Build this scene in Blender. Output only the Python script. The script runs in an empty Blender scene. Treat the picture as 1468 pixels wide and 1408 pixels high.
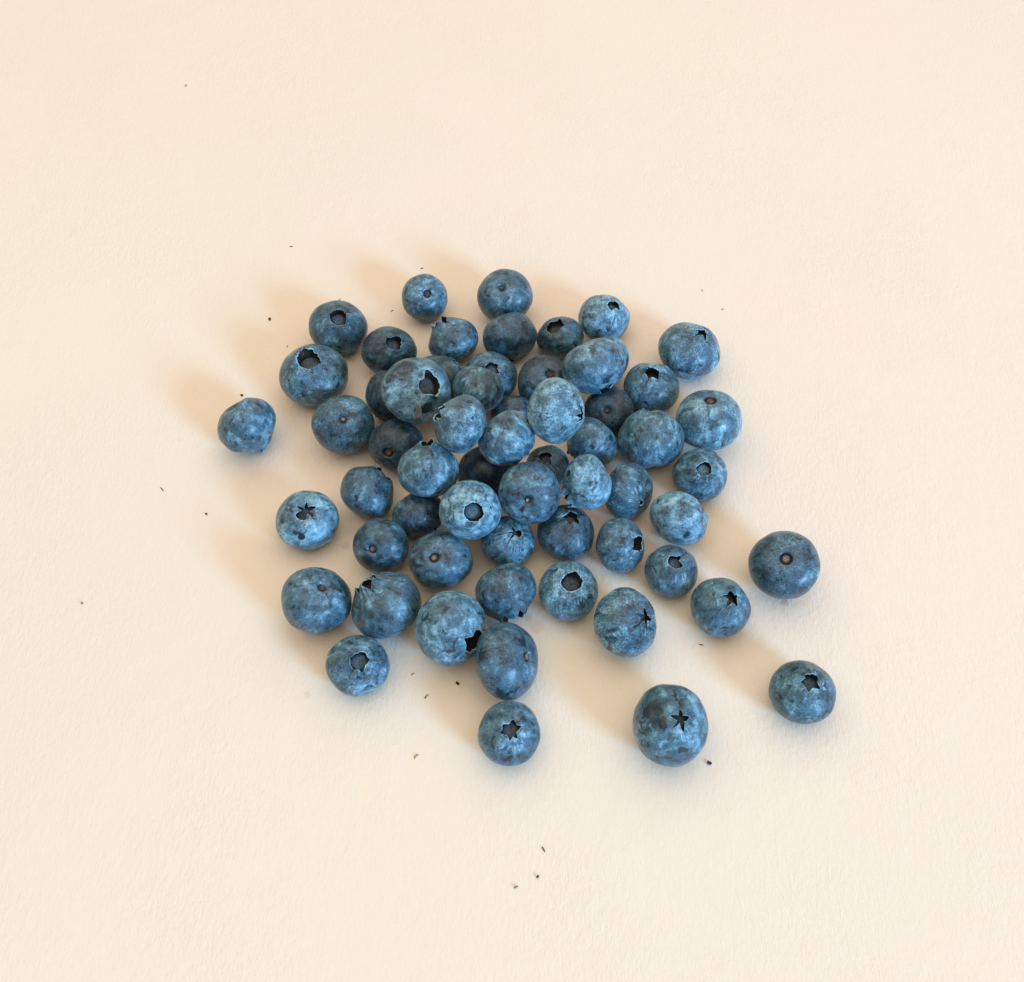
import bpy, math, random
import numpy as np
from mathutils import Vector, noise

# ------------------------------------------------------------------ camera, world, lamps, exposure
S = bpy.context.scene
COL = S.collection
W0, H0, F = 1468.0, 1408.0, 1500.0            # photograph frame, focal length in its pixels
PITCH = math.radians(58)
DIST = 0.2386                                  # metres from lens to the paper along the axis
FWD = np.array([0, math.cos(PITCH), -math.sin(PITCH)])
UP = np.array([0, math.sin(PITCH), math.cos(PITCH)])
RIGHT = np.array([1.0, 0, 0])
EYE = -FWD * DIST

cam_d = bpy.data.cameras.new('camera')
cam_d.sensor_fit = 'HORIZONTAL'
cam_d.sensor_width = 36.0
cam_d.lens = 36.0 * F / W0
cam_d.clip_start = 0.01
cam_d.clip_end = 50
cam = bpy.data.objects.new('camera', cam_d)
COL.objects.link(cam)
cam.location = EYE
cam.rotation_euler = (math.radians(90) - PITCH, 0, 0)
S.camera = cam

wd = bpy.data.worlds.new('World')
S.world = wd
wd.use_nodes = True
bg = wd.node_tree.nodes['Background']
bg.inputs['Color'].default_value = (1.0, 0.87, 0.74, 1)
bg.inputs['Strength'].default_value = 0.50


def area(name, az, el, d, size, power, color):
    """a soft lamp seen from the heap at azimuth az (0 = photo right, 90 = away), elevation el"""
    L = bpy.data.lights.new(name, 'AREA')
    L.shape = 'RECTANGLE'
    L.size, L.size_y = size
    L.energy = power
    L.color = color
    o = bpy.data.objects.new(name, L)
    COL.objects.link(o)
    a, e = math.radians(az), math.radians(el)
    v = Vector((math.cos(a) * math.cos(e), math.sin(a) * math.cos(e), math.sin(e)))
    o.location = v * d
    o.rotation_euler = v.to_track_quat('Z', 'Y').to_euler()
    return o


area('window_light', -43, 22.5, 2.0, (0.50, 0.50), 50.0, (0.28, 0.600, 1.0))
area('ceiling_light', 100, 76, 1.7, (3.4, 3.2), 46.0, (1.0, 0.87, 0.715))

S.view_settings.view_transform = 'Standard'
S.view_settings.look = 'None'
S.view_settings.gamma = 1.0
S.view_settings.use_curve_mapping = False
S.view_settings.exposure = 0.115
S.cycles.use_denoising = True


# ------------------------------------------------------------------ geometry of the shot
def ray(px, py):
    """point on the ray per metre of depth along the lens axis"""
    return FWD + (px - W0 / 2) / F * RIGHT - (py - H0 / 2) / F * UP


def on_paper(px, py, z=0.0):
    r = ray(px, py)
    return EYE + r * ((z - EYE[2]) / r[2])


# ------------------------------------------------------------------ node helpers
class NT:
    def __init__(self, name):
        self.m = bpy.data.materials.new(name)
        self.m.use_nodes = True
        self.t = self.m.node_tree
        self.b = self.t.nodes['Principled BSDF']

    def n(self, typ, **kw):
        nd = self.t.nodes.new(typ)
        for k, v in kw.items():
            setattr(nd, k, v)
        return nd

    def link(self, a, b):
        self.t.links.new(a, b)

    def val(self, sock, v):
        if isinstance(v, (int, float, tuple)):
            sock.default_value = v
        else:
            self.link(v, sock)

    def math(self, op, a, b=0.0, c=None, clamp=False):
        nd = self.n('ShaderNodeMath', operation=op, use_clamp=clamp)
        self.val(nd.inputs[0], a)
        self.val(nd.inputs[1], b)
        if c is not None:
            self.val(nd.inputs[2], c)
        return nd.outputs[0]

    def noise(self, vec, scale, detail=4.0, rough=0.55, dist=0.0):
        nd = self.n('ShaderNodeTexNoise')
        self.link(vec, nd.inputs['Vector'])
        nd.inputs['Scale'].default_value = scale
        nd.inputs['Detail'].default_value = detail
        nd.inputs['Roughness'].default_value = rough
        nd.inputs['Distortion'].default_value = dist
        return nd.outputs['Fac']

    def ramp(self, x, lo, hi, a=0.0, b=1.0, smooth=True):
        nd = self.n('ShaderNodeMapRange', interpolation_type='SMOOTHSTEP' if smooth else 'LINEAR')
        self.val(nd.inputs['Value'], x)
        nd.inputs['From Min'].default_value = lo
        nd.inputs['From Max'].default_value = hi
        nd.inputs['To Min'].default_value = a
        nd.inputs['To Max'].default_value = b
        return nd.outputs['Result']

    def mix(self, f, a, b):
        nd = self.n('ShaderNodeMix', data_type='RGBA')
        self.val(nd.inputs[0], f)
        self.val(nd.inputs[6], a)
        self.val(nd.inputs[7], b)
        return nd.outputs[2]

    def attr(self, name):
        return self.n('ShaderNodeAttribute', attribute_name=name)

    def scaled(self, vec, s, rot=(0, 0, 0)):
        nd = self.n('ShaderNodeMapping')
        self.link(vec, nd.inputs['Vector'])
        nd.inputs['Scale'].default_value = s
        nd.inputs['Rotation'].default_value = rot
        return nd.outputs['Vector']

    def bump(self, h, strength, dist, normal=None):
        nd = self.n('ShaderNodeBump')
        nd.inputs['Strength'].default_value = strength
        nd.inputs['Distance'].default_value = dist
        self.link(h, nd.inputs['Height'])
        if normal is not None:
            self.link(normal, nd.inputs['Normal'])
        return nd.outputs['Normal']


def skin_material():
    k = NT('blueberry_skin')
    tex = k.attr('tex').outputs['Vector']
    bloom = k.attr('bloom').outputs['Fac']
    rub = k.attr('rub').outputs['Fac']
    inner = k.attr('inner').outputs['Fac']
    big = k.noise(tex, 1.7, 4, 0.5, 0.6)
    mark = k.noise(tex, 3.1, 7, 0.64, 0.55)
    mid = k.noise(tex, 4.4, 8, 0.68, 0.35)
    fine = k.noise(tex, 21, 6, 0.76, 0.3)
    scr = k.noise(k.scaled(tex, (11, 11, 1.7)), 1.8, 6, 0.70, 0.6)
    spk = k.noise(tex, 34, 3, 0.6)
    smear = k.noise(k.scaled(tex, (1.2, 2.1, 1.4), (0.5, 0.9, 0.3)), 1.6, 6, 0.60, 0.9)
    grain = k.attr('grain').outputs['Fac']                    # 0 smooth waxy film .. 1 speckled
    # wax bloom: large wipes, mottling, fine speckle, meridian scratches
    w = k.math('MULTIPLY_ADD', big, 0.75, bloom)
    w = k.math('MULTIPLY_ADD', mid, 0.78, k.math('SUBTRACT', w, 0.05))
    w = k.math('MULTIPLY_ADD', k.math('SUBTRACT', fine, 0.5), k.math('MULTIPLY_ADD', grain, 0.65, 0.35), k.math('ADD', w, 0.40))
    w = k.math('MULTIPLY_ADD', k.math('SUBTRACT', smear, 0.5), k.math('MULTIPLY_ADD', grain, -0.30, 0.62), w)
    w = k.math('MULTIPLY_ADD', k.math('SUBTRACT', scr, 0.5), k.math('MULTIPLY_ADD', grain, 0.40, 0.12), k.math('ADD', w, 0.36))
    w = k.math('MULTIPLY_ADD', k.ramp(mark, 0.55, 0.67), -0.36, w)
    w = k.math('MULTIPLY_ADD', spk, 0.42, k.math('SUBTRACT', w, 0.21))
    edge = k.math('MULTIPLY_ADD', mid, 2.6, k.math('MULTIPLY_ADD', fine, 0.9, rub))
    wipe = k.math('MULTIPLY', k.ramp(edge, 2.05, 2.75), k.ramp(rub, .02, .3))
    w = k.math('MULTIPLY_ADD', wipe, -0.50, w)
    wax = k.ramp(w, 1.19, 1.72)
    # small wiped spots where the dark skin shows
    spots = k.ramp(spk, 0.60, 0.72)
    spots = k.math('MULTIPLY', spots, k.ramp(mid, 0.42, 0.6))
    wax = k.math('MULTIPLY', wax, k.math('MULTIPLY_ADD', spots, -0.55, 1.0))
    hi = k.ramp(w, 1.54, 2.00)
    c = k.mix(wax, (0.005, 0.017, 0.028, 1), (0.052, 0.140, 0.205, 1))
    c = k.mix(hi, c, (0.28, 0.55, 0.70, 1))  # pale wax, brightened so the colour also carries highlight contrast
    # dry brown calyx tissue inside the crown
    tis = k.mix(k.ramp(fine, 0.35, 0.7), (0.010, 0.008, 0.007, 1), (0.05, 0.037, 0.027, 1))
    c = k.mix(inner, c, tis)
    k.link(c, k.b.inputs['Base Color'])
    r = k.ramp(wax, 0.0, 1.0, 0.22, 0.40, False)
    k.link(r, k.b.inputs['Roughness'])
    k.b.inputs['Specular IOR Level'].default_value = 0.33
    k.b.inputs['Coat Weight'].default_value = 0.26
    k.b.inputs['Coat Roughness'].default_value = 0.22
    k.b.inputs['Sheen Weight'].default_value = 0.06
    k.b.inputs['Sheen Roughness'].default_value = 0.5
    k.b.inputs['Sheen Tint'].default_value = (0.7, 0.85, 1, 1)
    n = k.bump(k.math('ADD', k.math('MULTIPLY', mid, 0.7), k.math('MULTIPLY', fine, 0.45)), 0.55, 0.00042)
    n = k.bump(spk, 0.25, 0.00008, n)
    k.link(n, k.b.inputs['Normal'])
    return k.m


def flesh_material():
    """dry floor of the crown; its own 'bloom' attribute says how waxy it is"""
    k = NT('dry_shaded_calyx_floor')
    tex = k.attr('tex').outputs['Vector']
    bloom = k.attr('bloom').outputs['Fac']
    fine = k.noise(tex, 14, 6, 0.7, 0.4)
    c = k.mix(k.ramp(fine, 0.36, 0.68), (0.008, 0.007, 0.006, 1), (0.045, 0.036, 0.028, 1))  # dry browns kept near black: cavity shadow is in this colour
    wx = k.mix(k.ramp(fine, 0.3, 0.7), (0.03, 0.065, 0.10, 1), (0.13, 0.25, 0.36, 1))
    c = k.mix(bloom, c, wx)
    k.link(c, k.b.inputs['Base Color'])
    k.b.inputs['Roughness'].default_value = 0.75
    k.link(k.bump(fine, 0.6, 0.0003), k.b.inputs['Normal'])
    return k.m


def scar_material():
    k = NT('stem_scar_cork')
    tex = k.attr('tex').outputs['Vector']
    tone = k.attr('bloom').outputs['Fac']
    fine = k.noise(tex, 22, 5, 0.7)
    dark = k.mix(k.ramp(fine, 0.35, 0.7), (0.012, 0.008, 0.006, 1), (0.11, 0.06, 0.034, 1))
    pale = k.mix(k.ramp(fine, 0.35, 0.6), (0.14, 0.075, 0.035, 1), (0.62, 0.42, 0.25, 1))
    k.link(k.mix(tone, dark, pale), k.b.inputs['Base Color'])
    k.b.inputs['Roughness'].default_value = 0.8
    k.link(k.bump(fine, 0.7, 0.0003), k.b.inputs['Normal'])
    return k.m


def crumb_material(name, c0, c1):
    k = NT(name)
    tc = k.n('ShaderNodeTexCoord').outputs['Object']
    f = k.noise(tc, 4000, 4)
    k.link(k.mix(f, c0, c1), k.b.inputs['Base Color'])
    k.b.inputs['Roughness'].default_value = 0.8
    return k.m


STAINS = [  # px, py, radius px, strength, colour
    (441, 997, 6, 0.30, (0.52, 0.34, 0.22)), (496, 782, 7, 0.40, (0.42, 0.36, 0.30)),
    (505, 762, 13, 0.28, (0.45, 0.36, 0.28)), (768, 898, 13, 0.35, (0.52, 0.34, 0.22)),
    (757, 886, 8, 0.35, (0.45, 0.30, 0.22)), (213, 661, 6, 0.25, (0.66, 0.45, 0.38)),
    (770, 1022, 5, 0.25, (0.70, 0.42, 0.30)), (458, 964, 8, 0.30, (0.78, 0.52, 0.30)),
    (1124, 862, 6, 0.55, (0.40, 0.26, 0.18)), (524, 1135, 12, 0.12, (0.80, 0.58, 0.40)),
]


def paper_material():
    k = NT('cream_paper')
    tc = k.n('ShaderNodeTexCoord').outputs['Object']
    mott = k.noise(tc, 14, 3, 0.5)
    tone = k.noise(tc, 7, 2, 0.5)
    grain = k.noise(k.scaled(tc, (1.0, 0.55, 1), (0, 0, 0.12)), 1150, 5, 0.62, 0.5)
    fib = k.noise(k.scaled(tc, (1.0, 0.22, 1), (0, 0, 0.2)), 1500, 3, 0.6, 1.0)
    lay = k.noise(tc, 230, 3, 0.5)
    c = k.mix(k.ramp(mott, 0.35, 0.65), (0.650, 0.578, 0.482, 1), (0.672, 0.569, 0.486, 1))
    c = k.mix(k.ramp(tone, 0.4, 0.65), c, (0.656, 0.586, 0.484, 1))
    # sparse darker fibres in the stock
    specks = k.math('MULTIPLY', k.ramp(fib, 0.70, 0.80), 0.16)
    c = k.mix(specks, c, (0.42, 0.33, 0.24, 1))
    wob = k.n('ShaderNodeTexNoise')
    k.link(tc, wob.inputs['Vector'])
    wob.inputs['Scale'].default_value = 900
    wob.inputs['Detail'].default_value = 4
    add = k.n('ShaderNodeVectorMath', operation='MULTIPLY_ADD')
    k.link(wob.outputs['Color'], add.inputs[0])
    add.inputs[1].default_value = (0.0016,) * 3
    k.link(tc, add.inputs[2])
    for px, py, r, s, col in STAINS:
        p = on_paper(px, py) + 0.0008
        d = k.n('ShaderNodeVectorMath', operation='DISTANCE')
        k.link(add.outputs[0], d.inputs[0])
        d.inputs[1].default_value = (p[0], p[1], 0.0008)
        rr = r * DIST / F
        f = k.ramp(d.outputs['Value'], rr * 1.15, rr * 0.45, 0.0, s)
        c = k.mix(f, c, col + (1,))
    k.link(c, k.b.inputs['Base Color'])
    k.b.inputs['Roughness'].default_value = 0.85
    k.b.inputs['Specular IOR Level'].default_value = 0.2
    h = k.math('MULTIPLY_ADD', fib, 0.5, grain)
    h = k.math('MULTIPLY', h, k.ramp(k.noise(tc, 22, 3, 0.6), .35, .65, .45, 1.25))
    n = k.bump(h, 0.70, 0.00021)
    n = k.bump(lay, 0.30, 0.0005, n)
    k.link(n, k.b.inputs['Normal'])
    return k.m


# ------------------------------------------------------------------ the surface everything lies on
def paper():
    nx, ny = 120, 120
    x = np.linspace(-0.6, 0.6, nx)
    y = np.linspace(-0.5, 0.7, ny)
    v, f = [], []
    for j in range(ny):
        for i in range(nx):
            far = max(0.0, math.hypot(x[i], y[j]) - 0.05)
            z = 0.0006 * min(1, far / 0.1) * noise.noise(Vector((x[i] * 9, y[j] * 9, 0.3)))
            v.append((x[i], y[j], z))
    for j in range(ny - 1):
        for i in range(nx - 1):
            a = j * nx + i
            f.append((a, a + 1, a + nx + 1, a + nx))
    me = bpy.data.meshes.new('paper_surface')
    me.from_pydata(v, [], f)
    me.shade_smooth()
    me.materials.append(paper_material())
    o = bpy.data.objects.new('paper_surface', me)
    COL.objects.link(o)
    o['kind'] = 'structure'
    o['label'] = 'cream textured paper under all the blueberries'


paper()

# ------------------------------------------------------------------ blueberries
M_SKIN, M_FLESH, M_SCAR = skin_material(), flesh_material(), scar_material()
NU = 120

STYLE = {           # opening radius, lobe tip radius (of opening), tip lift, sharpness, cavity depth, floor bloom, collar
    'star': dict(ro=.37, tip=.42, lift=.09, p=1.5, depth=.18, fb=.28, collar=.05),
    'thin': dict(ro=.35, tip=.28, lift=.02, p=2.0, depth=.20, fb=.2, collar=.02),
    'open': dict(ro=.34, tip=.84, lift=.12, p=1.2, depth=.22, fb=.32, collar=.05),
    'up':   dict(ro=.34, tip=.97, lift=.20, p=1.1, depth=.24, fb=.1, collar=.06),
    'ring': dict(ro=.36, tip=.88, lift=.07, p=1.2, depth=.15, fb=.8, collar=.06),
    'hole': dict(ro=.35, tip=.78, lift=.09, p=1.6, depth=.32, fb=.05, collar=.02),
}


def smooth01(x):
    x = np.clip(x, 0, 1)
    return x * x * (3 - 2 * x)


def berry_shape(b, seed):
    """the whole berry about its own axis (+z crown, -z stem), as rings of NU points; radius 1"""
    rnd = random.Random(seed)
    st = dict(STYLE[b.get('style', 'open')])
    for key in ('ro', 'tip', 'lift', 'p', 'depth', 'fb', 'collar'):
        if key in b:
            st[key] = b[key]
    ro = st['ro'] * rnd.uniform(1.0, 1.1)
    kz = b.get('flat', rnd.uniform(.80, .88))
    nl = b.get('lobes', 5)
    th = np.arange(NU) / NU * 2 * math.pi
    # lobe boundaries, snapped to the grid
    cuts = sorted(int(round((i + rnd.uniform(-.17, .17)) / nl * NU)) % NU for i in range(nl))
    t = np.zeros(NU)
    tipr, tipl, notch, pw = np.zeros(NU), np.zeros(NU), np.ones(NU), np.ones(NU)
    nn = [rnd.uniform(.84, 1.13) for _ in range(nl)]
    if 'rip' in b:
        nn[b['rip']] = 1.5
    for i in range(nl):
        a, e = cuts[i], cuts[(i + 1) % nl]
        L = (e - a) % NU or NU
        tr = st['tip'] * rnd.uniform(.80, 1.2)
        tl = st['lift'] + abs(st['lift']) * rnd.uniform(-.5, .5) + rnd.uniform(-.015, .015)
        if rnd.random() < b.get('torn', .12):
            tr, tl = 0.97, 0.0
        mid, pp = rnd.uniform(.36, .64), st['p'] * rnd.uniform(.75, 1.35)
        for q in range(L):
            j = (a + q) % NU
            u = q / L
            t[j] = (mid - u) / mid if u < mid else (u - mid) / (1 - mid)
            notch[j] = nn[i] + (nn[(i + 1) % nl] - nn[i]) * u
            pw[j] = pp
            tipr[j], tipl[j] = tr, tl
    tipr = np.minimum(tipr, 1.0)
    jag = np.array([noise.noise(Vector((math.cos(x) * 4, math.sin(x) * 4, seed * 3.1))) for x in th])
    jag2 = np.array([noise.noise(Vector((math.cos(x) * 13, math.sin(x) * 13, seed * 2.3))) for x in th])
    fr = 1 - t ** pw                                   # 1 at a lobe tip, 0 at a cut
    rim_r = ro * (notch - (notch - np.minimum(tipr, notch)) * fr) * (1 + .09 * jag + .025 * jag2)
    rim_l = tipl * fr + .020 * jag + .010 * jag2
    rho0 = min(.62, ro * 1.38)
    phi0 = math.asin(rho0)
    rings, tag = [], []                                     # (rho, z) arrays, part tag

    def ring(r, z, tg):
        rings.append((np.broadcast_to(r, NU).astype(float), np.broadcast_to(z, NU).astype(float)))
        tag.append(tg)

    ex = b.get('square', rnd.uniform(.94, 1.0))

    def surf(phi):
        s, c = math.sin(phi), math.cos(phi)
        r = abs(s) ** ex
        z = kz * math.copysign(abs(c) ** ex, c)
        col = st['collar'] * math.exp(-((phi - phi0 * .92) / .16) ** 2)      # ridge round the crown
        moat = -.35 * st['collar'] * math.exp(-((phi - phi0 * 1.75) / .22) ** 2)
        z += col + moat
        psi = math.pi - phi
        z += .055 * math.exp(-(psi / .42) ** 2) + .085 * float(smooth01((.19 - psi) / .07))
        return r, z

    # stem scar: cork plug in its pit
    sr = b.get('scar', .115) * .92
    zpit = surf(math.pi - .105)[1]
    ring(sr * .22, zpit - .012 - .03 * rnd.uniform(.0, 1), 'scar')
    ring(sr * .50 * (1 + .22 * jag), zpit - .03, 'scar')
    ring(sr * .74 * (1 + .16 * jag), zpit - .055, 'scar')
    ring(sr * .95, zpit - .004, 'scar')
    ring(sr * 1.0, zpit + .006, 'join_scar')
    n_body = 46
    psi0 = math.asin(min(.99, sr * 1.02))
    for i in range(n_body):
        u = i / (n_body - 1)
        w = u + .10 * math.sin(2 * math.pi * u) / (2 * math.pi) * -1.6
        phi = (math.pi - psi0) + (phi0 - (math.pi - psi0)) * w
        r, z = surf(phi)
        ring(r, z, 'body' if i < n_body - 1 else 'join_crown')
    r0, z0 = surf(phi0)
    r_in = np.minimum(rim_r, r0 * .98)
    for s in (.22, .42, .6, .76, .9, 1.0):
        rr = r0 + (r_in - r0) * s
        zz = np.array([surf(math.asin(min(.999, x)))[1] for x in rr])
        zb = np.minimum(zz, z0 + .035)
        ring(rr, zb + rim_l * s ** 1.6, 'crown')
    zr = rings[-1][1]
    ring(r_in * .985 - .008, zr + .004, 'crown')
    ring(r_in * .965 - .018, zr - .016, 'crown')
    ring(np.maximum(r_in * .97, ro * .62) * 1.0, zr - .035 - .02 * fr, 'inner')
    ring(np.full(NU, ro * 1.06), np.minimum(zr - .07, z0 - .03), 'inner')
    zf = z0 - st['depth']
    ring(np.full(NU, ro * 1.02), zf + .45 * (z0 - .04 - zf), 'inner')
    ring(np.full(NU, ro * .92), zf - .05, 'join_floor')
    ring(np.full(NU, ro * .84), zf - .05, 'floor')
    ring(np.full(NU, ro * .70) * (1 + .12 * jag), zf + .025, 'floor')
    ring(np.full(NU, ro * .42) * (1 + .2 * jag), zf + .045, 'floor')
    ring(np.full(NU, ro * .14), zf + .055, 'floor')
    ring(np.full(NU, ro * .06), zf + .015, 'floor')
    R = np.array([r for r, z in rings])
    Z = np.array([z for r, z in rings])
    P = np.stack([R * np.cos(th), R * np.sin(th), Z], -1)   # rings x NU x 3
    # irregular growth
    amp = b.get('lump', .045)
    wr = b.get('wrinkle', .022)
    flat = P.reshape(-1, 3)
    off = Vector((seed * 7.3, seed * 1.7, -seed * 3.9))
    nz = np.array([noise.noise(Vector(p) * 1.15 + off) + .35 * noise.noise(Vector(p) * 2.9 + off) for p in flat])
    g = 1 + amp * nz
    lob = .012 * np.cos(nl * (np.arctan2(flat[:, 1], flat[:, 0]) - th[cuts[0]]) + math.pi)
    rho = np.hypot(flat[:, 0], flat[:, 1])
    g += lob * smooth01(rho / .5) * smooth01((flat[:, 2] + .2) / .6)
    # creases that run out from the cuts between the lobes, and one round their feet
    an = np.arctan2(flat[:, 1], flat[:, 0])
    up_half = (flat[:, 2] > 0)
    run = smooth01((rho - ro * .75) / (ro * .3)) * smooth01((ro * rnd.uniform(1.5, 2.1) - rho) / (ro * .8)) * up_half
    for cut in cuts:
        da = np.abs((an - th[cut] + math.pi) % (2 * math.pi) - math.pi)
        g -= rnd.uniform(.015, .05) * np.exp(-(da / .085) ** 2) * run
    ph = np.array([noise.noise(Vector((math.cos(a) * 1.3, math.sin(a) * 1.3, seed * 5.7))) for a in an])
    foot = np.exp(-((rho - ro * (1.32 + .12 * ph)) / .028) ** 2) * smooth01((ph + .25) / .4) * up_half
    g -= .016 * foot
    if wr:
        ang = np.arctan2(flat[:, 1], flat[:, 0])
        pat = np.array([noise.noise(Vector((math.cos(a) * 5.5, math.sin(a) * 5.5, r * .6 + seed))) for a, r in zip(ang, rho)])
        win = smooth01((rho - ro * .8) / .08) * smooth01((.95 - rho) / .45) * (flat[:, 2] > 0)
        g += wr * (-np.abs(pat) * 1.6 + .2) * win
    P = (flat * g[:, None]).reshape(P.shape)
    return P, tag, dict(ro=ro)


def frame(b):
    """axes of a berry: columns x, y, z with z towards the crown"""
    r = ray(b['cx'], b['cy'])
    to = -r / np.linalg.norm(r)
    ri = np.cross(UP, to)
    ri /= np.linalg.norm(ri)
    up = np.cross(to, ri)
    if 'f' in b:
        dx = (b['f'][0] - b['cx']) / (b['rx'] * .87)
        dy = -(b['f'][1] - b['cy']) / (b['ry'] * .87)
        q = math.hypot(dx, dy)
        if q > .985:
            dx, dy = dx / q * .985, dy / q * .985
        dz = math.sqrt(max(0, 1 - dx * dx - dy * dy)) * b.get('away', 1)
        if 'dz' in b:
            dz = b['dz']
        d = dx * ri + dy * up + dz * to
    else:
        d = np.array(b.get('axis', (.2, -.3, -.9)))
        d = d[0] * ri + d[1] * up + d[2] * to
    d /= np.linalg.norm(d)
    z = -d if b['k'] == 's' else d
    x = np.cross(up if abs(np.dot(up, z)) < .9 else ri, z)
    x /= np.linalg.norm(x)
    a = math.radians(b.get('roll', 0))
    y = np.cross(z, x)
    x, y = x * math.cos(a) + y * math.sin(a), -x * math.sin(a) + y * math.cos(a)
    return np.stack([x, y, z], 1), (ri, up, to)


BERRIES = []


def B(cx, cy, rx, ry, k, f, label, **kw):
    d = dict(cx=cx, cy=cy, rx=rx, ry=ry, k=k, label=label)
    if f is not None:
        d['f'] = f
    d.update(kw)
    d.setdefault('layer', 0)
    if k == 'n':
        d.setdefault('style', 'hole')
    BERRIES.append(d)


# ---- back of the spill
B(609, 427, 33, 34, 's', (613, 421), 'small round blueberry with a dark stem pit, alone at the back edge of the spill', bloom=.1, scar=.13)
B(724, 424, 40, 38, 's', (719, 411), 'farthest blueberry of all, brown ringed stem pit, touching a plain dark berry', bloom=0, scar=.09)
B(485, 470, 42, 39, 'c', (485, 455), 'blueberry with a tall pointed dark crown opening at the back left of the spill', style='open', ro=.33, roll=40, bloom=-.05, torn=.5)
B(558, 504, 40, 36, 'c', (565, 492), 'dusky blueberry with a ragged open crown beside the big split berry', style='open', bloom=-.2, roll=10, ro=.32)
B(650, 488, 36, 33, 'c', (632, 464), 'blueberry whose black crown sticks up in profile just below the small back berry', style='up', lift=.17, dz=.28, bloom=0, ro=.34)
B(731, 484, 39, 36, 'n', None, 'plain dark blueberry with neither crown nor stem pit showing, near the back', axis=(.25, -.95, .05), bloom=-.15)
B(803, 484, 34, 30, 'c', (794, 468), 'squat blueberry with a wide black crown open upward, right of a plain dark berry', style='up', lift=.15, ro=.42, bloom=-.1, roll=20)
B(866, 457, 37, 34, 'c', (880, 441), 'pale dusty blueberry with a small black crown at the back right of the heap', style='star', tip=.62, bloom=.25, ro=.29, roll=15, torn=.3)
B(988, 503, 44, 41, 'c', (1006, 481), 'blueberry with a narrow crooked crown, farthest right in the back row', style='star', ro=.30, bloom=.15, roll=55, tip=.55)
B(450, 538, 49, 45, 'c', (443, 516), 'large blueberry with a torn gaping crown on the left side of the spill', style='open', ro=.34, bloom=.05, roll=60, torn=.35, rip=1)
B(354, 610, 41, 40, 'c', (379, 644), 'lumpy dented blueberry lying alone at the far left', style='hole', lift=.10, dz=-.05, ro=.22, collar=.07, bloom=.1, lump=.07, flat=.86, dents=[(-.62, .74, .30, .24), (.62, -.45, .25, .06)])
B(492, 609, 45, 43, 's', (492, 601), 'blueberry with a pale brown stem dot, below the torn crown berry at the left', bloom=-.05, scar=.09, tone=.55)
B(562, 570, 38, 39, 'n', None, 'dark blueberry half hidden behind the left side of the split berry', axis=(-.1, -.95, -.1), bloom=-.35)
B(630, 546, 40, 36, 'c', (655, 521), 'blueberry tucked behind the split berry with a small crown point showing', style='up', lift=.10, dz=.0, ro=.28, bloom=-.05)
B(703, 541, 39, 37, 'c', (706, 529), 'blueberry with a curled petal crown partly covered by a plain berry in front', style='ring', fb=.3, tip=.72, lift=.06, bloom=-.05, roll=35, ro=.30)
B(783, 549, 41, 40, 's', (790, 535), 'dim blueberry with a dark stem pit behind the scratched upright berry', bloom=-.3, scar=.12)
B(868, 517, 34, 35, 'n', None, 'blueberry mostly hidden, a pale crescent showing behind the speckled oval berry', axis=(.5, -.85, 0), bloom=.15)
B(934, 557, 40, 37, 'c', (936, 537), 'blueberry with a broad black ragged crown at the right of the heap', style='hole', ro=.33, tip=.72, bloom=.12, roll=20)
B(1016, 603, 47, 44, 's', (1019, 575), 'big pale blueberry with a sunken brown stem pit at the right edge of the heap', bloom=.22, scar=.15, lump=.05, tone=.3)
B(873, 590, 37, 36, 's', (870, 588), 'shaded blueberry with a faint brown stem pit under the speckled oval berry', bloom=-.5, scar=.10)  # low bloom: the shade it lies in is part of its colour
B(849, 634, 37, 36, 'n', None, 'plain blueberry in the gap between the scratched upright berry and the broad lumpy berry', axis=(-.7, -.7, 0), bloom=.05)
B(735, 592, 31, 25, 'n', None, 'mostly buried blueberry peeking out behind the berry with a wiped dent', axis=(.0, -1, 0), bloom=-.3)
B(568, 638, 40, 37, 's', (556, 650), 'dark blueberry with a round black stem pit left of the heap centre', bloom=-.45, scar=.15)
B(526, 707, 38, 39, 'c', (552, 678), 'tilted blueberry with its crown turned away toward the heap, on the left edge', style='up', lift=.09, dz=.05, ro=.33, bloom=0, square=1.0)
B(599, 737, 37, 34, 'n', None, 'low blueberry in shade, no crown showing, left of the big ringed crown', axis=(.6, -.8, 0), bloom=-.1, dents=[(.75, -.1, .3, .08)])
B(699, 676, 45, 42, 'n', None, 'deeply shaded blueberry at the bottom of the heap behind the big ringed crown', axis=(.3, -.95, .1), bloom=-.3)  # bloom lowered to paint in the deep shade
B(785, 669, 32, 31, 'c', (782, 659), 'buried blueberry with a black crown gap behind the berry with the bright stem dot', style='star', ro=.36, tip=.55, bloom=-.05, roll=30)
B(901, 705, 35, 42, 'c', (921, 722), 'upright oval blueberry with a small scar mark, right side of the heap', style='ring', ro=.12, dz=.75, bloom=.1, lump=.05)
B(1003, 681, 39, 39, 'c', (1009, 672), 'blueberry with a round ringed crown and dusty floor, right edge of the heap', style='ring', ro=.30, fb=.85, depth=.16, bloom=.12, collar=.05, roll=30)
B(973, 743, 42, 39, 'n', None, 'smooth pale blueberry with no crown in view, below the ringed berry at the right', axis=(.85, .5, -.22), bloom=.35, lump=.05, rub=[(-.45, .25, .35, .45)])
B(889, 782, 35, 40, 'c', (913, 780), 'blueberry with a black crown facing right, between the oval berry and the cleft berry', style='hole', ro=.34, bloom=.05, tip=.85, depth=.3, roll=8)
B(962, 819, 38, 38, 'c', (969, 804), 'small blueberry with a cleft double crown opening, right of the heap', style='star', ro=.31, tip=.40, bloom=.05, roll=48, torn=.3)
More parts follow.
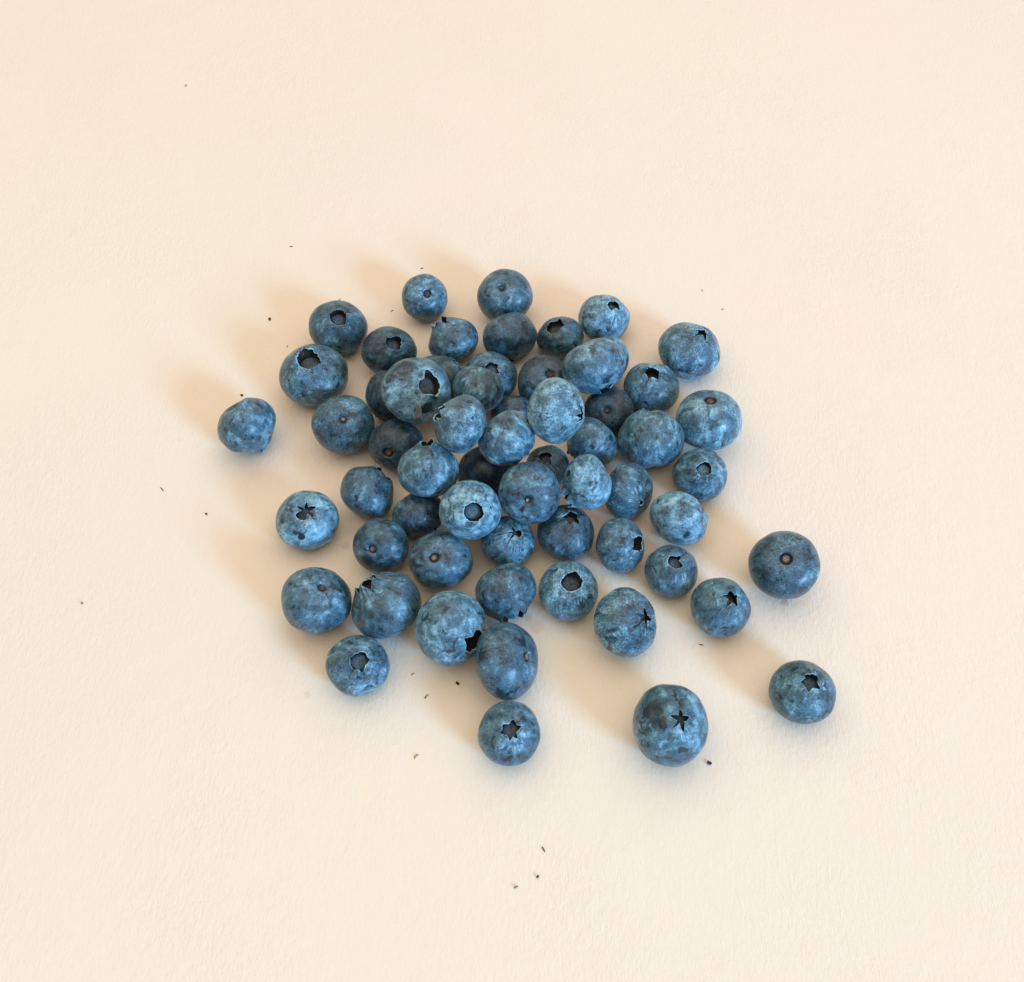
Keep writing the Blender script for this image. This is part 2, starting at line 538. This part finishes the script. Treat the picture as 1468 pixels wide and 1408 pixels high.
B(811, 764, 41, 41, 'c', (819, 743), 'blueberry with a toothed petal crown in front of the bright stem dot berry', style='open', ro=.32, tip=.66, lift=.06, bloom=-.1, roll=25, fb=.3, torn=0)
B(728, 777, 39, 38, 'c', (737, 764), 'puckered blueberry with deep creases running into its crown, in front of the heap', style='thin', ro=.32, bloom=.12, wrinkle=.07, roll=20)
B(632, 804, 46, 43, 's', (622, 799), 'wrinkled blueberry with a deep brown stem pit at the front left of the heap', bloom=0, scar=.13, tone=.25, lump=.06)
B(546, 783, 40, 40, 's', (533, 788), 'round blueberry with a dark stem pit, above the berry with the creased shoulder', bloom=-.1, scar=.12)
B(441, 746, 45, 43, 'c', (438, 731), 'blueberry with a spidery long armed crown, alone left of the heap', style='thin', ro=.36, tip=.36, p=1.7, bloom=.25, roll=22, lobes=6, rub=[(-.20, -.55, .12, 1.3), (-.85, .0, .14, .7)])
B(454, 861, 50, 48, 's', (464, 840), 'large blueberry with a small dark stem pit at the front left corner', bloom=.05, scar=.10)
B(554, 868, 50, 48, 'c', (522, 832), 'blueberry with a creased shoulder and torn black crown at its upper left', style='open', ro=.34, lift=.18, dz=.42, bloom=0, wrinkle=.10, roll=50, tip=.97, torn=.1)
B(646, 901, 51, 54, 'c', (676, 919), 'large blueberry with a black cavity torn into its lower right, front of the heap', style='hole', ro=.34, bloom=.22, tip=.85, roll=15, flat=.92)
B(725, 847, 44, 40, 'c', (739, 887), 'blueberry with its toothed crown pointing down at the paper, front of the heap', style='up', lift=.20, dz=.10, ro=.42, collar=.01, bloom=-.05)
B(815, 847, 43, 43, 'c', (819, 833), 'blueberry with a wide five sided crown and grey floor, front right of the heap', style='hole', ro=.38, tip=.93, depth=.17, bloom=.22, fb=.12, roll=30, torn=0)
B(896, 892, 45, 50, 'c', (920, 885), 'blueberry with a star crown and radiating creases, front right', style='star', ro=.38, tip=.30, bloom=.08, wrinkle=.09, roll=0, flat=.9, torn=0)
B(1033, 871, 43, 43, 'c', (1049, 858), 'blueberry with a black ragged star crown, between the heap and the right outliers', style='star', ro=.33, tip=.58, bloom=.08, roll=25, depth=.28, torn=0)
B(1124, 810, 50, 49, 's', (1127, 800), 'large dark blueberry with a big brown stem pit, alone at the right', bloom=-.08, scar=.15, tone=.3)
B(1150, 992, 47, 45, 'c', (1161, 978), 'blueberry alone at the far right front with a jagged pentagon crown', style='star', ro=.33, tip=.66, bloom=.05, roll=40, torn=0)
B(961, 1040, 54, 58, 'c', (974, 1033), 'largest blueberry, dark wiped patch beside a sharp star crown, alone at the front right', style='star', ro=.31, tip=.36, bloom=.12, roll=14, flat=.88, torn=0, rub=[(-.46, .28, .42, .75), (-.30, .05, .30, .75), (-.62, -.05, .25, .6)], lump=.05)
B(730, 1051, 45, 46, 'c', (732, 1046), 'nearest blueberry in the middle front with a neat star crown facing up', style='star', ro=.35, tip=.66, bloom=.12, roll=18, torn=0, lobes=6)
B(727, 948, 45, 56, 's', (758, 941), 'tall oval blueberry with a stem dot on its right flank, behind the nearest berry', bloom=.02, scar=.11, tone=.35, flat=.76, rub=[(-.66, .1, .16, .9), (.45, .6, .2, .6)])
B(513, 954, 46, 44, 'c', (515, 949), 'blueberry with an open crown showing its grey floor, front left corner of the spill', style='star', ro=.35, tip=.74, depth=.15, bloom=.12, fb=.45, roll=5, torn=.1)
# ---- resting on the others
B(685, 560, 37, 35, 'n', None, 'plain blueberry lying in front of the petal crown berry, upper part of the heap', axis=(-.2, -.97, .05), bloom=.05, layer=1)
B(933, 631, 48, 42, 'c', (930, 590), 'broad lumpy blueberry with its crown hidden on the far side, right of the heap', style='up', lift=.06, dz=-.15, ro=.33, bloom=.1, lump=.10, layer=1)
B(597, 560, 50, 47, 'c', (614, 553), 'big split blueberry with peeling skin round its crown on top of the heap', style='open', ro=.35, fb=.45, tip=.8, bloom=.28, flap=(.06, -.60, .10, .17), rip=1, roll=15, torn=.4, layer=1, rub=[(-.35, .70, .40, .8), (-.7, .45, .3, .7), (.05, -.62, .16, 1.0), (.32, -.55, .25, .9)])
B(851, 525, 46, 40, 'n', None, 'speckled oval blueberry with no crown in view on top of the heap, back right', axis=(.45, -.88, -.06), bloom=.2, layer=2)
B(614, 673, 44, 40, 'c', (613, 637), 'blueberry with a small toothed crown at its top, left of the heap centre', style='up', lift=.17, dz=.26, ro=.27, bloom=.12, roll=30, layer=2)
B(726, 628, 41, 40, 'c', (757, 654), 'blueberry with a wiped grey dent on its shoulder in the heap centre', style='up', lift=.05, dz=-.15, ro=.33, bloom=.2, layer=2, rub=[(.0, .55, .35, .6)], dents=[(-.5, .62, .16, .10)], lump=.06)
B(797, 589, 41, 48, 'c', (831, 598), 'upright scratched blueberry with a narrow crown on its right side, on top of the heap', style='star', ro=.30, tip=.5, bloom=.3, roll=18, layer=2, dz=.52, flat=.9)
B(659, 608, 38, 42, 'c', (631, 592), 'blueberry with its crown edge on the left, upright on top of the heap', style='open', ro=.30, dz=.35, bloom=.15, layer=3, roll=40)
B(842, 691, 35, 40, 'c', (814, 712), 'knobbly blueberry with flaring crown teeth at its lower left, right of the heap centre', style='up', lift=.24, dz=.05, ro=.34, bloom=.3, lump=.11, layer=2, rub=[(-.72, .3, .14, 1.1), (.1, -.05, .14, .7)])
B(759, 707, 45, 45, 's', (756, 719), 'blueberry with a bright tan stem dot on top of the heap', bloom=.05, scar=.08, tone=1.0, layer=2)
B(674, 731, 45, 43, 'c', (678, 734), 'pale blueberry with a big round ringed crown facing up on top of the heap front', style='ring', ro=.34, fb=.6, depth=.22, tip=.9, bloom=.38, collar=.06, layer=2, roll=12)


def build_arrays(i, b):
    P, tag, info = berry_shape(b, i + 1)
    fr, (ri, up, to) = frame(b)
    nr = P.shape[0]
    loc = P.reshape(-1, 3)
    w = loc @ fr.T
    # dents and wiped patches are placed as they show: a direction on the near side of the berry
    unit = w / np.maximum(1e-6, np.linalg.norm(w, axis=1))[:, None]
    rub = np.zeros(len(w))

    def direction(x, y):
        return x * ri + y * up + math.sqrt(max(0, 1 - x * x - y * y)) * to

    for x, y, s, a in b.get('dents', []):
        d = direction(x, y)
        dist2 = ((unit - d) ** 2).sum(1)
        w = w - d[None, :] * (a * np.exp(-dist2 / (s * s)))[:, None]
    for x, y, s, a in b.get('rub', []):
        d = direction(x, y)
        dist = np.sqrt(((unit - d) ** 2).sum(1))
        rub = np.maximum(rub, a * (1 - smooth01((dist - s * .45) / (s * .85))))
    # bloom cut back to a darker ring round the stem pit
    ang = np.arccos(np.clip(-loc[:, 2] / np.maximum(1e-6, np.linalg.norm(loc, axis=1)), -1, 1))
    rub = np.maximum(rub, 1.6 * (1 - smooth01((ang - b.get('scar', .115) * 1.15) / .10)))
    # true proportions: as wide and as tall as the berry is
    for ax, rad in ((ri, b['rx']), (up, b['ry'])):
        body = np.array([t in ('body', 'join_crown', 'crown', 'join_scar') for t in tag]).repeat(NU)
        if b.get('style') == 'up':
            body = np.array([t in ('body', 'join_crown') for t in tag]).repeat(NU)
        s = w[body] @ ax
        mid, half = (s.max() + s.min()) / 2, (s.max() - s.min()) / 2
        p = w @ ax
        w = w + ax[None, :] * ((p - mid) * rad / half - p)[:, None]
    s = w @ to
    mid = (s.max() + s.min()) / 2
    w = w + to[None, :] * ((s - mid) * (b['rx'] + b['ry']) / 2 - s)[:, None]
    return w, loc, tag, nr, rub


def mesh_part(name, co, nrm, faces, mat, attrs, parent, origin):
    used = np.unique(np.array([x for f in faces for x in f]))
    remap = {int(u): j for j, u in enumerate(used)}
    me = bpy.data.meshes.new(name)
    me.from_pydata((co[used] - origin).tolist(), [], [tuple(remap[x] for x in f) for f in faces])
    me.shade_smooth()
    for an, (typ, arr) in attrs.items():
        a = me.attributes.new(an, typ, 'POINT')
        a.data.foreach_set('vector' if typ == 'FLOAT_VECTOR' else 'value', arr[used].astype(np.float32).ravel())
    me.materials.append(mat)
    me.normals_split_custom_set_from_vertices(nrm[used].tolist())
    o = bpy.data.objects.new(name, me)
    COL.objects.link(o)
    o.parent = parent
    return o


def peel_material():
    k = NT('peeled_skin')
    tc = k.n('ShaderNodeTexCoord').outputs['Object']
    f = k.noise(tc, 900, 5, .65)
    k.link(k.mix(f, (0.04, 0.07, 0.09, 1), (0.27, 0.25, 0.23, 1)), k.b.inputs['Base Color'])
    k.b.inputs['Roughness'].default_value = 0.6
    return k.m


def peel(b, co, root, base):
    """a dry curl of skin torn loose and lifted off the berry"""
    x0, y0, hw, hh = b['flap']
    fr, (ri, up, to) = frame(b)
    c = b['c']
    un = co - c
    R = np.linalg.norm(un, axis=1)
    un = un / R[:, None]
    nx, ny = 7, 9
    v, f = [], []
    for j in range(ny):
        for i in range(nx):
            u, w = i / (nx - 1) * 2 - 1, j / (ny - 1) * 2 - 1
            wob = .55 * noise.noise(Vector((u * 1.9, w * 1.7, 4.4)))
            x, y = x0 + hw * (u * (1 - .35 * (w + 1) / 2) + wob), y0 + hh * (w + wob)
            d = x * ri + y * up + math.sqrt(max(0, 1 - x * x - y * y)) * to
            r = R[np.argsort(-(un @ d))[:6]].max()
            lift = .01 + .10 * max(0, u) ** 2 + .07 * max(0, -w) ** 2
            v.append(tuple(c + d * r * (1 + lift) - base))
    for j in range(ny - 1):
        for i in range(nx - 1):
            a = j * nx + i
            f.append((a, a + 1, a + nx + 1, a + nx))
    me = bpy.data.meshes.new('skin_flap')
    me.from_pydata(v, [], f)
    me.shade_smooth()
    me.materials.append(peel_material())
    o = bpy.data.objects.new('skin_flap', me)
    COL.objects.link(o)
    o.parent = root
    m = o.modifiers.new('thickness', 'SOLIDIFY')
    m.thickness = .00016
    o['label'] = 'torn brownish curl of skin below the crown'


arrs = [build_arrays(i, b) for i, b in enumerate(BERRIES)]
order = sorted(range(len(BERRIES)), key=lambda i: BERRIES[i]['layer'])
placed = []                                    # centre, hull points
for i in order:
    b = BERRIES[i]
    w = arrs[i][0]
    hull = w[::7]
    r = ray(b['cx'], b['cy'])
    t_floor = EYE[2] / (-r[2] - w[:, 2].min() / F)
    tol = .90 if b['layer'] == 0 else .96

    def hits(t):
        c = EYE + r * t
        for c2, h2, rad2 in placed:
            d = c2 - c
            L = np.linalg.norm(d)
            if L > (max(b['rx'], b['ry']) * 1.15) * t / F + rad2:
                continue
            n = d / L
            if (hull @ n).max() * t / F + (h2 @ -n).max() > L / tol:
                return True
        return False

    t = t_floor
    if hits(t_floor):
        lo = t_floor * .84
        for q in np.linspace(lo, t_floor, 100):
            if hits(q):
                break
            t = q
    c = EYE + r * t
    s = t / F
    placed.append((c, hull * s, max(b['rx'], b['ry']) * 1.15 * s))
    b['c'], b['s'] = c, s
    b['gap'] = (c[2] + w[:, 2].min() * s) / (b['rx'] * s)

for i, b in enumerate(BERRIES):
    w, loc, tag, nr, rub = arrs[i]
    co = b['c'] + w * b['s']
    base = np.array([b['c'][0], b['c'][1], co[:, 2].min()])
    # quads between rings + caps
    groups = {'scar': [], 'body': [], 'crown': [], 'floor': []}
    state = 'scar'
    for j in range(nr - 1):
        if tag[j] == 'join_scar':
            state = 'body'
        if tag[j] == 'join_crown':
            state = 'crown'
        if tag[j] == 'join_floor':
            state = 'floor'
        for q in range(NU):
            q2 = (q + 1) % NU
            groups[state].append((j * NU + q, j * NU + q2, (j + 1) * NU + q2, (j + 1) * NU + q))
    n0 = len(co)
    co = np.vstack([co, co[:NU].mean(0), co[(nr - 1) * NU:nr * NU].mean(0)])
    locx = np.vstack([loc, loc[:NU].mean(0), loc[(nr - 1) * NU:nr * NU].mean(0)])
    rubx = np.append(rub, [0, 0])
    for q in range(NU):
        q2 = (q + 1) % NU
        groups['scar'].append((n0, q2, q))
        groups['floor'].append((n0 + 1, (nr - 1) * NU + q, (nr - 1) * NU + q2))
    # smooth normals over the whole berry so that parts meet without a seam
    nrm = np.zeros_like(co)
    for fs in groups.values():
        for m in (4, 3):
            fa = np.array([f for f in fs if len(f) == m])
            if not len(fa):
                continue
            fn = np.cross(co[fa[:, 2]] - co[fa[:, 0]], co[fa[:, m - 1]] - co[fa[:, 1]]) if m == 4 else np.cross(co[fa[:, 1]] - co[fa[:, 0]], co[fa[:, 2]] - co[fa[:, 0]])
            for q in range(m):
                np.add.at(nrm, fa[:, q], fn)
    nrm /= np.maximum(1e-20, np.linalg.norm(nrm, axis=1))[:, None]
    rs = random.Random(i * 13 + 5)
    texo = np.array([rs.uniform(-40, 40) for _ in range(3)])
    tscale = rs.uniform(.7, 1.35) * np.array([1, 1, rs.uniform(.6, 1.15)])
    inner = np.append(np.array([1.0 if t in ('inner', 'join_floor', 'floor') else 0.0 for t in tag]).repeat(NU), [0, 1])
    n = len(co)
    rimb = np.zeros(nr)
    ci = [q for q, t in enumerate(tag) if t == 'crown']
    rimb[ci[-2:]] = .24
    rimb[ci[-3]] = .10
    rimb = np.append(rimb.repeat(NU), [0, 0])
    at = {'tex': ('FLOAT_VECTOR', locx * tscale + texo), 'bloom': ('FLOAT', max(-.13, .03 + .52 * b.get('bloom', 0.0)) + rimb),  # low bloom on buried berries also puts heap shade into their colour
          'grain': ('FLOAT', np.full(n, rs.random() ** 1.2)), 'rub': ('FLOAT', rubx), 'inner': ('FLOAT', inner)}
    root = bpy.data.objects.new('blueberry', None)
    COL.objects.link(root)
    root.location = base
    root.empty_display_size = .005
    root['label'] = b['label']
    root['category'] = 'blueberry'
    root['group'] = 'blueberries spilled in a heap on cream paper'
    mesh_part('berry_body', co, nrm, groups['body'], M_SKIN, at, root, base)
    cr = mesh_part('crown', co, nrm, groups['crown'], M_SKIN, at, root, base)
    fl = dict(at)
    fb = np.zeros(nr)
    fb[-4:] = b.get('fb', STYLE[b.get('style', 'open')]['fb'])  # outer groove keeps no bloom: its recess shade is painted dark
    fl['bloom'] = ('FLOAT', np.append(fb.repeat(NU), [0, fb[-1]]))
    mesh_part('crown_floor', co, nrm, groups['floor'], M_FLESH, fl, cr, base)
    sc = dict(at)
    tn = np.zeros(nr)
    tn[:2] = max(0, min(1, b.get('tone', .15) + rs.uniform(-.12, .18)))
    sc['bloom'] = ('FLOAT', np.append(tn.repeat(NU), [tn[0], 0]))
    mesh_part('stem_scar', co, nrm, groups['scar'], M_SCAR, sc, root, base)
    if 'flap' in b:
        peel(b, co[:nr * NU], root, base)
    if b['gap'] > .12:
        print('LIFT layer', b['layer'], round(b['gap'], 2), b['label'])

# ------------------------------------------------------------------ bits of dried flower and crumbs on the paper
DARK = crumb_material('dried_bit_dark', (0.010, 0.008, 0.006, 1), (0.045, 0.032, 0.02, 1))
BROWN = crumb_material('dried_bit_brown', (0.03, 0.02, 0.012, 1), (0.10, 0.065, 0.035, 1))
PALE = crumb_material('dried_bit_pale', (0.30, 0.22, 0.14, 1), (0.42, 0.32, 0.22, 1))
TAN = crumb_material('dried_bit_tan', (0.14, 0.09, 0.05, 1), (0.30, 0.21, 0.12, 1))


def bit(px, py, length, angle, bend, thick, label, mat=BROWN, name='dried_stem_bit', cat='dried stem bit', grp='dried stem bits scattered on the paper'):
    """a shrivelled, tapering, bent shred; sizes in photograph pixels"""
    length, thick = length * .88, thick * .72
    rnd = random.Random(int(px * 7 + py))
    s = DIST / F
    a = math.radians(angle)
    n, m = 7, 7
    v, f = [], []
    for i in range(n):
        u = i / (n - 1) - .5
        x = length * u
        y = bend * length * (1 - 4 * u * u)
        th = thick * .5 * (math.sqrt(max(0, 1 - (2 * u) ** 4)) * .8 + .2) * rnd.uniform(.7, 1.25)
        for j in range(m):
            t = j / m * 2 * math.pi
            k = rnd.uniform(.75, 1.2)
            v.append((x * s, (y + math.cos(t) * th * k) * s, (math.sin(t) * th * .7 * k + thick * .34) * s))
    for i in range(n - 1):
        for j in range(m):
            j2 = (j + 1) % m
            f.append((i * m + j, i * m + j2, (i + 1) * m + j2, (i + 1) * m + j))
    f.append(tuple(range(m))[::-1])
    f.append(tuple((n - 1) * m + j for j in range(m)))
    me = bpy.data.meshes.new(name)
    me.from_pydata(v, [], f)
    me.shade_smooth()
    me.materials.append(mat)
    o = bpy.data.objects.new(name, me)
    COL.objects.link(o)
    p = on_paper(px, py)
    o.location = (p[0], p[1], 0.00003)
    o.rotation_euler = (0, 0, a)
    o['label'], o['category'], o['group'] = label, cat, grp


def crumb(px, py, size, label, mat=DARK):
    bit(px, py, size * 1.25, (px * 37 + py * 11) % 180, .06, size, label, mat, 'dark_crumb' if mat is DARK else 'tan_crumb', 'crumb', 'crumbs scattered on the paper')


crumb(387, 458, 5.5, 'black crumb on the paper left of the tall pointed crown berry')
crumb(347, 567, 4.5, 'round black crumb just above the lumpy berry at the far left')
crumb(296, 737, 3.6, 'tiny black crumb below the lumpy lone berry, left of the spidery crown berry')
crumb(118, 865, 3.4, 'brown crumb by itself, farthest left on the bare paper', TAN)
crumb(656, 980, 5.0, 'oval black crumb in the shadow left of the tall oval berry')
crumb(1017, 1094, 5.5, 'brown black crumb at the lower right of the largest berry')
crumb(771, 1257, 3.6, 'tiny black crumb on the front paper, middle one of three bits')
crumb(267, 124, 5.5, 'faint tan crumb by itself near the back left of the paper', PALE)
crumb(1007, 417, 2.5, 'faint tan crumb, nearer the heap of two behind the crooked crown berry', PALE)
crumb(1036, 444, 3.0, 'faint tan crumb, right hand of two above the crooked crown berry', PALE)
bit(232, 702, 10, -50, .08, 2.2, 'thin black curved shred on bare paper left of the heap')
bit(418, 354, 7, 8, .05, 2.2, 'short brown shred behind the heap, above the tall pointed crown berry')
bit(605, 385, 6, 20, .06, 2.2, 'short brown shred just behind the small round back berry')
bit(562, 446, 7, 38, .06, 1.8, 'thin brown shred between the pointed crown berry and the small back berry', TAN)
bit(487, 430, 6, 45, .1, 1.5, 'fine shred standing off the back of the pointed crown berry', TAN)
bit(412, 497, 7, 80, .05, 1.3, 'hair thin shred beside the torn crown berry', TAN)
bit(592, 967, 6, 30, .1, 2.0, 'brown shred in front of the creased shoulder berry', TAN)
bit(612, 999, 9, 55, .14, 2.3, 'curved brown shred on the paper right of the front left corner berry')
bit(597, 1085, 9, 48, .16, 2.6, 'bent two tone shred on the front paper left of the nearest berry', TAN)
bit(1005, 925, 7, -12, .08, 2.2, 'brown shred in the shadow below the ragged star crown berry')
bit(779, 1218, 8, -65, .04, 2.3, 'straight black shred on the front paper, rearmost of three bits')
bit(740, 1272, 7, 22, .08, 2.8, 'tan shred on the front paper, nearest of three bits', TAN)
